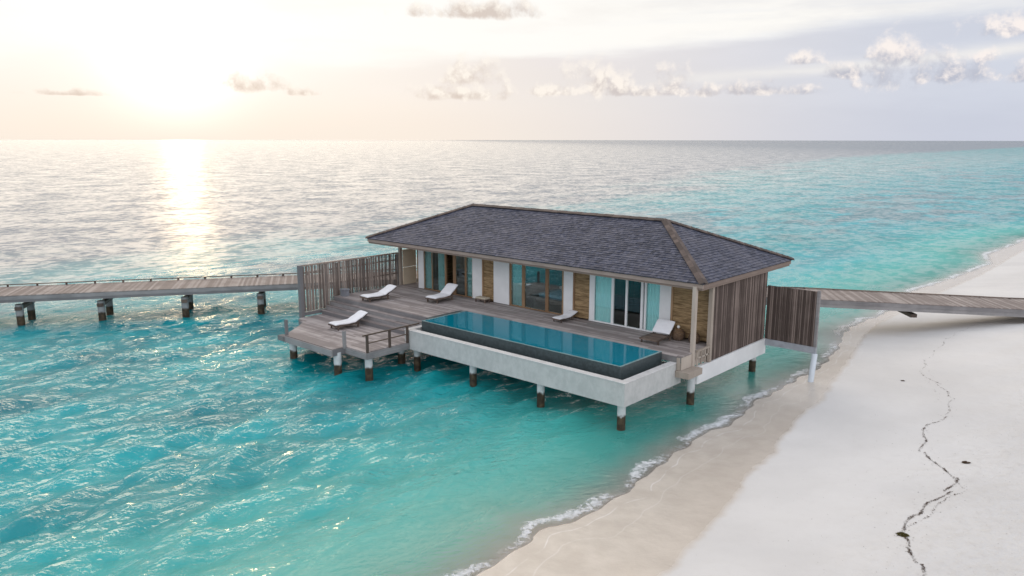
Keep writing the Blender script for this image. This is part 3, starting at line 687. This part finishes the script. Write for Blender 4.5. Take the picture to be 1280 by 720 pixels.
for x, y in ((-18.7, -7.9), (-14.75, -7.95), (-13.35, -7.15), (-17.0, -4.8), (-20.8, -5.2), (-14.2, -4.4)):
    b = MB(); pile(b, x, y, LZ-.21, .19); b.build('pile', M['pile'], ld)
b = MB(); b.box(-19.25, -18.72, -8.45, -8.12, LZ-.30, LZ-.045); b.build('mooring_block', M['slab'], ld)
for x, y in ((-18.78, -8.2), (-14.6, -7.62)):
    b = MB(); b.box(x-.07, x+.07, y-.07, y+.07, LZ-.10, LZ+.80); b.build('stub_post', M['beam'], ld, bevel=.01)
rl = MB()
for y in (-7.45, -6.1, -4.98): rl.box(-13.07, -12.97, y-.05, y+.05, LZ-.1, LZ+.80)
rl.bar((-13.02, -7.7, LZ+.83), (-13.02, -4.2, LZ+.83), .07, .06); rl.bar((-13.02, -7.39, LZ+.42), (-13.02, -5.04, LZ+.42), .05, .05)
rl.build('handrail', M['darkwood'], ld)
# ------------------------------------------------------------------ fences
FX = -21.72
fe = empty('privacy_fence', (FX, -1.8, 0), 'tall rough timber slat fence with light gaps at the left end of the deck', 'fence')
def zbot(s):
    y = -5.3+s
    return -.62 if y < -3.3 else -.02
def gp(u):
    if u < .28 or u > .80: return random.choice((random.uniform(.0, .015), random.uniform(.015, .045)))
    return random.choice((0., 0., 0., 0., 0., random.uniform(.0, .012), random.uniform(.01, .04)))
b = MB(); slats(b, (FX, -5.25, 0), (FX, 1.70, 0), zbot, 1.97, 0, .05, .12, gp, .04, .018, .03); b.build('slat_panel', M['slat_warm'], fe)
b = MB(); b.box(FX-.13, FX+.13, -5.47, -5.25, -1.15, 2.06); b.build('post', M['beam'], fe, bevel=.015)
for y in (-3.6, -.9, 1.78):
    b = MB(); b.box(FX-.16, FX-.04, y-.06, y+.06, -.9 if y < -3 else -.25, 1.95); b.build('post', M['beam'], fe)
b = MB(); b.box(FX-.07, FX+.07, -5.24, 1.70, 1.985, 2.06); b.build('top_rail', M['fascia'], fe)
b = MB(); b.box(FX-.08, FX-.03, -5.24, 1.70, .70, .78); b.box(FX-.10, FX-.03, -5.24, 1.70, 1.55, 1.63); b.build('mid_rail', M['slat_warm'], fe)
b = MB(); b.box(FX-.06, FX+.06, -5.24, -3.3, -.84, -.66); b.build('bottom_rail', M['beam'], fe)
wf = empty('screen_wall', (1.4, 6.93, -.9), 'dark brown slat screen wing on one pale post at the sand edge, right of the villa', 'fence')
b = MB(); slats(b, (.165, 6.925, 0), (2.62, 6.90, 0), lambda s: -.66, 2.02, 0, .06, .10, (.0, .012), .05, .008); b.build('slat_panel', M['slat'], wf)
b = MB(); b.box(.24, 2.62, 6.95, 6.98, -.66, 2.0); b.build('backing', M['darkwood'], wf)
b = MB(); b.box(2.63, 2.75, 6.84, 7.0, -.66, 2.06); b.build('post', M['beam'], wf)
b = MB(); b.box(.24, 2.75, 6.85, 7.0, -.98, -.665); b.build('bottom_beam', M['grey_panel'], wf)
b = MB(); b.tube((2.66, 6.6, -3.2), (2.70, 6.9, -.985), .13, .14, 18, .5); b.build('support_post', M['pile_white'], wf)
# ------------------------------------------------------------------ jetties
def jetty(name, pts, width, label, pilespots, kh=.12, fas=.42, kerb=True):
    root = empty(name, tuple(pts[len(pts)//2]), label, 'jetty')
    P = [Vector(p) for p in pts]; pl = MB(); fl = MB(); frr = MB(); kr = MB()
    hw = width/2; seg = []
    for a, c in zip(P[:-1], P[1:]):
        d = c-a; L = d.length; d = d/L; n = Vector((-d.y, d.x, 0)).normalized(); seg.append((a, c, d, n, L))
    def nrm(i):
        if i == 0: return seg[0][3]
        if i == len(P)-1: return seg[-1][3]
        v = (seg[i-1][3]+seg[i][3]).normalized(); return v/ v.dot(seg[i][3])
    for i, (a, c, d, n, L) in enumerate(seg):
        na, nc = nrm(i), nrm(i+1); k = int(L/.15)
        for j in range(k):
            t0 = j/k; t1 = (j+1)/k-.004/L*2; p = a.lerp(c, t0); q = a.lerp(c, t1); n0 = na.lerp(nc, t0); n1 = na.lerp(nc, t1)
            dz = Vector((0, 0, random.uniform(-.004, .004))); dn = Vector((0, 0, -.04)); e0 = random.uniform(-.012, .012)
            v = [p-n0*(hw+e0), q-n1*(hw+e0), q+n1*hw, p+n0*hw]
            pl.hexa([x+dz+dn for x in v] + [x+dz for x in v])
        for s, mb in ((-1, fl), (1, frr)):
            A = a+na*s*(hw-.06); Cc = c+nc*s*(hw-.06)
            mb.bar(A+Vector((0,0,-.045-fas*.28)), Cc+Vector((0,0,-.045-fas*.28)), .08, fas*.55); mb.bar(A+n*s*-.03+Vector((0,0,-.05-fas*.55-fas*.2)), Cc+n*s*-.03+Vector((0,0,-.05-fas*.55-fas*.2)), .10, fas*.40)
        if kerb:
            A = a+na*(hw-.10); Cc = c+nc*(hw-.10); kr.bar(A+Vector((0,0,kh+.03)), Cc+Vector((0,0,kh+.03)), .08, .05)
            m_ = int(L/1.7)
            for j in range(m_+1):
                p = A.lerp(Cc, j/max(m_, 1)); kr.box(p.x-.05, p.x+.05, p.y-.05, p.y+.05, p.z, p.z+kh+.005)
    pl.build('deck_boards', M['jetty'], root); fl.build('edge_beam', M['beam'], root); frr.build('edge_beam', M['beam'], root)
    if kerb: kr.build('kerb_rail', M['darkwood'], root)
    for (c, n, z, rr) in pilespots:
        c = Vector(c); n = Vector(n).normalized()
        b = MB(); b.bar(c-n*(hw*.80)+Vector((0,0,z-.11)), c+n*(hw*.80)+Vector((0,0,z-.11)), .36, .20); b.build('crossbeam', M['darkwood'], root)
        for s in (-.62, .55) if rr > .15 else ():
            q = c+n*s*hw; b = MB(); pile(b, q.x, q.y, z-.215, rr); b.build('pile', M['jetty_pile'], root)
    return root
jd = Vector((.553, .833, 0)); jn = Vector((-.833, .553, 0)); jz = -.35
A0 = Vector((-39.4, -14.9, jz)) - jd*16; A1 = Vector((-39.4, -14.9, jz)) + jd*31.7
spots = []
for near in ((-41., -23.), (-38.8, -19.9), (-36.45, -16.), (-34.51, -11.76), (-31.76, -7.64), (-29.67, -3.41), (-27.2, .9), (-24.8, 4.9)):
    t0 = (Vector((*near, jz))-A0).dot(jd); spots.append((A0+jd*t0, jn, jz-.46, .22))
jetty('timber_jetty', [A0, A1, A1+Vector((2.2, 3.4, 0))], 3.3, 'long weathered timber jetty on dark stained piles crossing the sea left of the villa', spots)
r0 = Vector((-1.35, 16.5, -.0)); r1 = Vector((8.35, 24.5, -.52)); rd = (r1-r0).normalized()
r2 = r1+rd*14; r2.z = r1.z-.35
jetty('timber_jetty', [Vector((-20.2, 14.2, -.35)), Vector((-9., 12.6, -.15)), r0, r1, r2], 3.3, 'pale grey timber jetty coming down onto the white sand right of the villa',
      [(r0+rd*5.6, (-.64, .77, 0), -.68, .1), (r0-rd*5., (-.64, .77, 0), -.46, .2), (Vector((-14., 13.3, 0)), (.1, 1, 0), -.7, .2)], fas=.46, kh=.02)
bb = MB(); q0 = r0.lerp(r1, .42); nn = Vector((-rd.y, rd.x, 0)).normalized()
# ------------------------------------------------------------------ loungers
def lounger(loc, rz, label, back=.46, cush=True, w=.78, sc=1., group='white cushioned sun loungers'):
    root = empty('sun_lounger', loc, label, 'sun lounger', group)
    root.rotation_euler.z = rz; root.scale = (sc, sc, sc)
    def bld(mb, name, mat, **k):
        # local mesh: built around the origin
        me_parent = root; off = root.location.copy(); root.location = (0, 0, 0); o = mb.build(name, mat, root, **k); root.location = off; return o
    hw = w/2; f = MB()
    for s in (-1, 1): f.box(s*hw-.03, s*hw+.03, .02, 1.45, .20, .27)
    for i in range(12): f.box(-hw+.03, hw-.03, .03+i*.115, .11+i*.115, .245, .262)
    f.box(-hw, hw, .0, .05, .20, .268)
    bl = .82; a = back
    for s in (-1, 1): f.bar((s*(hw-.05), 1.25, .27), (s*(hw-.05), 1.25+bl*math.cos(a), .27+bl*math.sin(a)), .04, .04)
    for i in range(6): t_ = .1+i*.14; f.bar((-hw+.05, 1.25+t_*math.cos(a), .275+t_*math.sin(a)), (hw-.05, 1.25+t_*math.cos(a), .275+t_*math.sin(a)), .08, .015)
    bld(f, 'frame', M['darkwood'])
    for sx in (-1, 1):
        for y in (.18, 1.38):
            l = MB(); l.box(sx*(hw-.02)-.035, sx*(hw-.02)+.035, y-.035, y+.035, 0, .2); bld(l, 'leg', M['darkwood'])
    s_ = MB(); s_.bar((-hw+.1, 1.40, .26), (-hw+.1, 1.25+.5*math.cos(a), .27+.5*math.sin(a)-.01), .03, .03); s_.bar((hw-.1, 1.40, .26), (hw-.1, 1.25+.5*math.cos(a), .27+.5*math.sin(a)-.01), .03, .03)
    s_.bar((-hw+.1, 1.25+.45*math.cos(a), .27+.45*math.sin(a)-.02), (hw-.1, 1.25+.45*math.cos(a), .27+.45*math.sin(a)-.02), .04, .03)
    bld(s_, 'back_support', M['darkwood'])
    prof = []
    if cush:
        for i in range(9): y = .02+i*.135; prof.append((y, .285+.012*math.sin(i*.9)))
        prof.append((1.20, .295))
    for i in range(8):
        t_ = .03+i*.115; prof.append((1.27+t_*math.cos(a)-.03, .31+t_*math.sin(a)+.01*math.sin(i*1.3)))
    c = MB(); nP = len(prof); cols = 7; th = .075; k = 0
    for side in (0, 1):
        for i, (y, z) in enumerate(prof):
            j0 = max(i-1, 0); j1 = min(i+1, nP-1); dy = prof[j1][0]-prof[j0][0]; dz = prof[j1][1]-prof[j0][1]; L = math.hypot(dy, dz); ny, nz = -dz/L, dy/L
            for q in range(cols):
                u = -1+2*q/(cols-1); wx = hw+.01
                edge_ = 1-.35*abs(u)**6-(.3 if i in (0, nP-1) else 0); off = th*edge_ if side else .0
                c.v.append((u*wx*(1-(.04 if i in (0, nP-1) else 0)), y+ny*off, z+nz*off))
    n1 = nP*cols
    for i in range(nP-1):
        for q in range(cols-1):
            a_ = i*cols+q; c.face((a_, a_+1, a_+cols+1, a_+cols), .5); c.face((n1+a_, n1+a_+cols, n1+a_+cols+1, n1+a_+1), .5)
        for q in (0, cols-1): a_ = i*cols+q; c.face((a_, a_+cols, n1+a_+cols, n1+a_), .5)
    for i in (0, nP-1):
        for q in range(cols-1): a_ = i*cols+q; c.face((a_, n1+a_, n1+a_+1, a_+1), .5)
    o = bld(c, 'cushion', M['fabric'], smooth=True)
    md = o.modifiers.new('edge', 'EDGE_SPLIT'); md.split_angle = R(50)
    return root
lounger((-19.05, -3.05, 0), R(-6), 'white sun lounger on the upper deck near the slat fence, by a grey cube')
lounger((-17.95, -6.0, LZ), R(-6), 'white sun lounger alone on the lower deck below the steps')
lounger((-16.0, -.75, 0), R(4), 'white sun lounger with raised back on the upper deck before the leftmost open sliding door', back=.62)
lounger((-7.85, .35, 0), R(-3), 'small white sun lounger with a low back beside the middle of the pool', back=.30, w=.78, sc=.68)
lounger((-2.15, -.15, 0), R(2), 'sun lounger with bare dark wood foot and steep white back pad, under the white-framed window', back=.75, cush=False, w=.98, sc=.9)
# stool, cube table, baskets
st = empty('low_stool', (-14.05, 1.45, 0), 'low wooden stool with beige cushion against the narrow reed wall', 'stool')
b = MB(); b.box(-14.45, -13.65, 1.22, 1.68, .16, .20)
b.build('seat', M['darkwood'], st)
for x in (-14.40, -13.70):
    for y in (1.27, 1.63): b = MB(); b.box(x-.03, x+.03, y-.03, y+.03, .001, .158); b.build('leg', M['darkwood'], st)
b = MB(); b.box(-14.44, -13.66, 1.24, 1.66, .203, .29); b.build('cushion', M['beige'], st, bevel=.03)
ct = empty('cube_table', (-21.2, -2.75, 0), 'small grey cube side table at the foot of the slat fence', 'side table')
b = MB(); b.box(-21.42, -20.98, -2.97, -2.53, .36, .42); b.build('table_top', M['greyblock'], ct, bevel=.008)
b = MB(); b.box(-21.38, -21.02, -2.93, -2.57, .002, .358); b.build('base', M['greyblock'], ct, bevel=.008)
def basket(x, y, r, h, label, candle):
    e = empty('rattan_lantern', (x, y, 0), label, 'lantern', 'woven rattan lanterns')
    prof = [(.55*r, .0), (.85*r, .12*h), (r, .4*h), (.93*r, .65*h), (.62*r, .9*h), (.42*r, h)]
    b = MB(); b.lathe(prof, (x, y, .002), 18)
    b.build('body', M['basket'], e, smooth=True)
    b = MB()
    for k in range(9):
        z = h*(.08+.1*k); rr = np.interp(z/h, [0, .12, .4, .65, .9, 1], [p[0] for p in prof])+.012
        for i in range(18): a0 = i*math.pi/9; a1 = (i+1)*math.pi/9; b.tube((x+rr*math.cos(a0), y+rr*math.sin(a0), z), (x+rr*math.cos(a1), y+rr*math.sin(a1), z), .012, n=5)
    b.build('weave', M['darkwood'], e)
    if candle:
        b = MB(); b.lathe([(.02, 0), (.06, .02), (.07, .07), (.05, .12), (.01, .14)], (x, y, h), 12); b.build('finial', M['white_ball'], e, smooth=True)
basket(-1.55, 1.45, .30, .55, 'round brown rattan lantern with white tip beside the sun lounger', True)
basket(-.72, 1.42, .25, .52, 'round dark rattan lantern partly behind the front column', False)
# ------------------------------------------------------------------ curtains and interior
def curtain(x0, x1, label):
    b = MB(); n = int((x1-x0)/.035)+1; k = 0
    pts = [(x0+(x1-x0)*i/n, WY+.14+.035*math.sin(i*1.25+x0)) for i in range(n+1)]
    for y_off in (0., .012):
        for (x, y) in pts: b.v.append((x, y+y_off, .04)); b.v.append((x, y+y_off, 2.75))
    m_ = 2*(n+1)
    for i in range(n):
        a = 2*i; b.face((a, a+2, a+3, a+1), .5); b.face((m_+a, m_+a+1, m_+a+3, m_+a+2), .5)
    o = b.build('curtain', M['curtain'], None, smooth=True, origin=((x0+x1)/2, WY+.14, .04)); tag(o, label, 'curtain', 'teal sheer curtains')
curtain(-19.4, -18.74, 'narrow teal curtain at the far left of the first sliding door')
curtain(-18.3, -17.6, 'pale teal curtain gathered left of the open doorway near the fence')
curtain(-15.8, -15.22, 'teal curtain right of the first open doorway, next to a white wall panel')
curtain(-12.3, -11.4, 'teal curtain behind the left pane of the middle timber-framed door')
curtain(-6.6, -5.55, 'bright teal curtain behind the left pane of the white-framed window')
curtain(-3.75, -2.8, 'teal curtain behind the right pane of the white-framed window')
bed = empty('bed', (-9.8, 4.6, 0), 'low bed with blue grey bedding behind the middle glass door', 'bed')
b = MB(); b.box(-11.6, -8.3, 3.2, 5.6, .12, .34); b.build('base', M['darkwood'], bed)
b = MB(); b.box(-11.5, -8.4, 3.3, 5.5, .345, .62); b.build('mattress', M['bedding'], bed, bevel=.06)
b = MB(); b.box(-11.3, -10.6, 4.9, 5.4, .63, .78); b.build('pillow', M['fabric'], bed, bevel=.05)
tl = empty('table_lamp', (-11.2, 6.3, .0), 'lamp with small pale shade glimpsed in the dark bedroom', 'lamp')
b = MB(); b.tube((-11.2, 6.3, 0), (-11.2, 6.3, 1.5), .03); b.build('stand', M['metal'], tl)
b = MB(); b.lathe([(.14, 1.5), (.14, 1.85)], (-11.2, 6.3, 0)); b.build('lamp_shade', M['white_ball'], tl)
fl = empty('floor_lamp', (-8.9, 3.0, 0), 'floor lamp with wide cream conical shade inside the right pane of the middle door', 'lamp')
b = MB(); b.tube((-8.9, 3.0, 0), (-8.9, 3.0, 1.45), .02); b.build('stand', M['metal'], fl)
b = MB(); b.lathe([(.5, 1.42), (.06, 1.68)], (-8.9, 3.0, 0)); b.build('lamp_shade', M['lampshade'], fl)
db = empty('daybed', (-16.2, 3.6, 0), 'grey daybed inside the first open doorway', 'daybed')
b = MB(); b.box(-17.2, -15.4, 3.2, 4.2, .05, .40); b.build('base', M['darkwood'], db)
b = MB(); b.box(-17.15, -15.45, 3.25, 4.15, .405, .58); b.build('mattress', M['greyblock'], db, bevel=.04)
# ------------------------------------------------------------------ seaweed
def gz(x, y): return float(ground(np.array([x]), np.array([y]))[0])
def flake(b, x, y, s, lift=.0):
    z = gz(x, y)+.004+lift; a = random.random()*6.28; c, sn = math.cos(a), math.sin(a); l = s*random.uniform(.8, 2.0); w = s*random.uniform(.3, .7)
    k = len(b.v); h = random.uniform(.3, 1.)*s*.8
    for (u, v, q) in ((-l, 0, 0), (0, -w, h*.4), (l, 0, h), (0, w, h*.6), (0, 0, h*1.4)): b.v.append((x+u*c-v*sn, y+u*sn+v*c, z+q))
    for f in ((0, 1, 4), (1, 2, 4), (2, 3, 4), (3, 0, 4)): b.face([k+i for i in f], random.random())
def trail(pts, dens, spread, size, b):
    for i in range(len(pts)-1):
        (x0, y0, d0), (x1, y1, d1) = pts[i], pts[i+1]; L = math.hypot(x1-x0, y1-y0); n = int(L*dens*(d0+d1)/2)
        ph = random.random()*6
        for k in range(n):
            u = random.random(); x = x0+(x1-x0)*u+.08*math.sin(u*L*3+ph); y = y0+(y1-y0)*u+.06*math.sin(u*L*4.1+ph*2)
            clump = .6+.6*math.sin(u*L*5+ph)**2
            flake(b, x+random.gauss(0, spread), y+random.gauss(0, spread), size*random.uniform(.5, 1.4)*clump)
b = MB()
main = [(6.4, 22., .1), (5.95, 17.7, .12), (6.05, 13., .18), (6.5, 10.7, .25), (7.6, 9.2, .3), (8.65, 7.1, .25), (9.0, 4.3, .25), (8.75, 2.5, .7), (9.3, -.1, 1.), (10.3, -1.4, 1.1), (10.8, -2.1, 1.3), (10.85, -3.4, 1.5), (10.55, -5.6, 1.3), (10.55, -7., 1.4), (10.9, -7.8, 1.5), (11.4, -8.6, 1.5), (12., -9.9, 1.4), (12.6, -12., 1.2)]
trail(main, 130, .024, .0135, b)
trail(main, 14, .30, .010, b)
trail([(10.75, -2.1, .6), (11.25, -2.9, .8), (11., -4.3, .8), (10.65, -6.6, .8)], 60, .02, .013, b)
trail([(6.7, 11.5, .5), (7.3, 9., .5), (8.0, 7.5, .5), (8.2, 6.0, .3)], 25, .03, .010, b)
for _ in range(420):
    x = random.gauss(11., 2.2); y = random.uniform(-12, 4); flake(b, x, y, random.uniform(.004, .012))
for _ in range(260):
    x = random.uniform(6.5, 24); y = random.uniform(-16, 14); flake(b, x, y, random.uniform(.004, .012))
o = b.build('seaweed_line', M['weed'], None); o['kind'] = 'stuff'; tag(o, 'thin winding line of dark dry seaweed bits washed up on the white sand', 'seaweed')
def clump(x, y, r, mat, label):
    b = MB()
    for _ in range(110):
        a = random.random()*6.28; q = r*random.random()**.6; flake(b, x+q*math.cos(a)*1.3, y+q*math.sin(a), r*.26, random.uniform(0, .6*r)*(1-q/r))
    o = b.build('seaweed_clump', mat, None, origin=(x, y, gz(x, y))); tag(o, label, 'seaweed', 'seaweed clumps on the sand')
clump(10.75, -.45, .10, M['weed'], 'lone brown seaweed clump on the clean sand right of the seaweed line')
clump(10.62, -7.15, .12, M['weed_green'], 'olive green seaweed clump sitting on the seaweed line near the bottom of the beach')
clump(6.1, 9.1, .07, M['weed'], 'tiny dark seaweed scrap alone on smooth sand beyond the screen wall post')
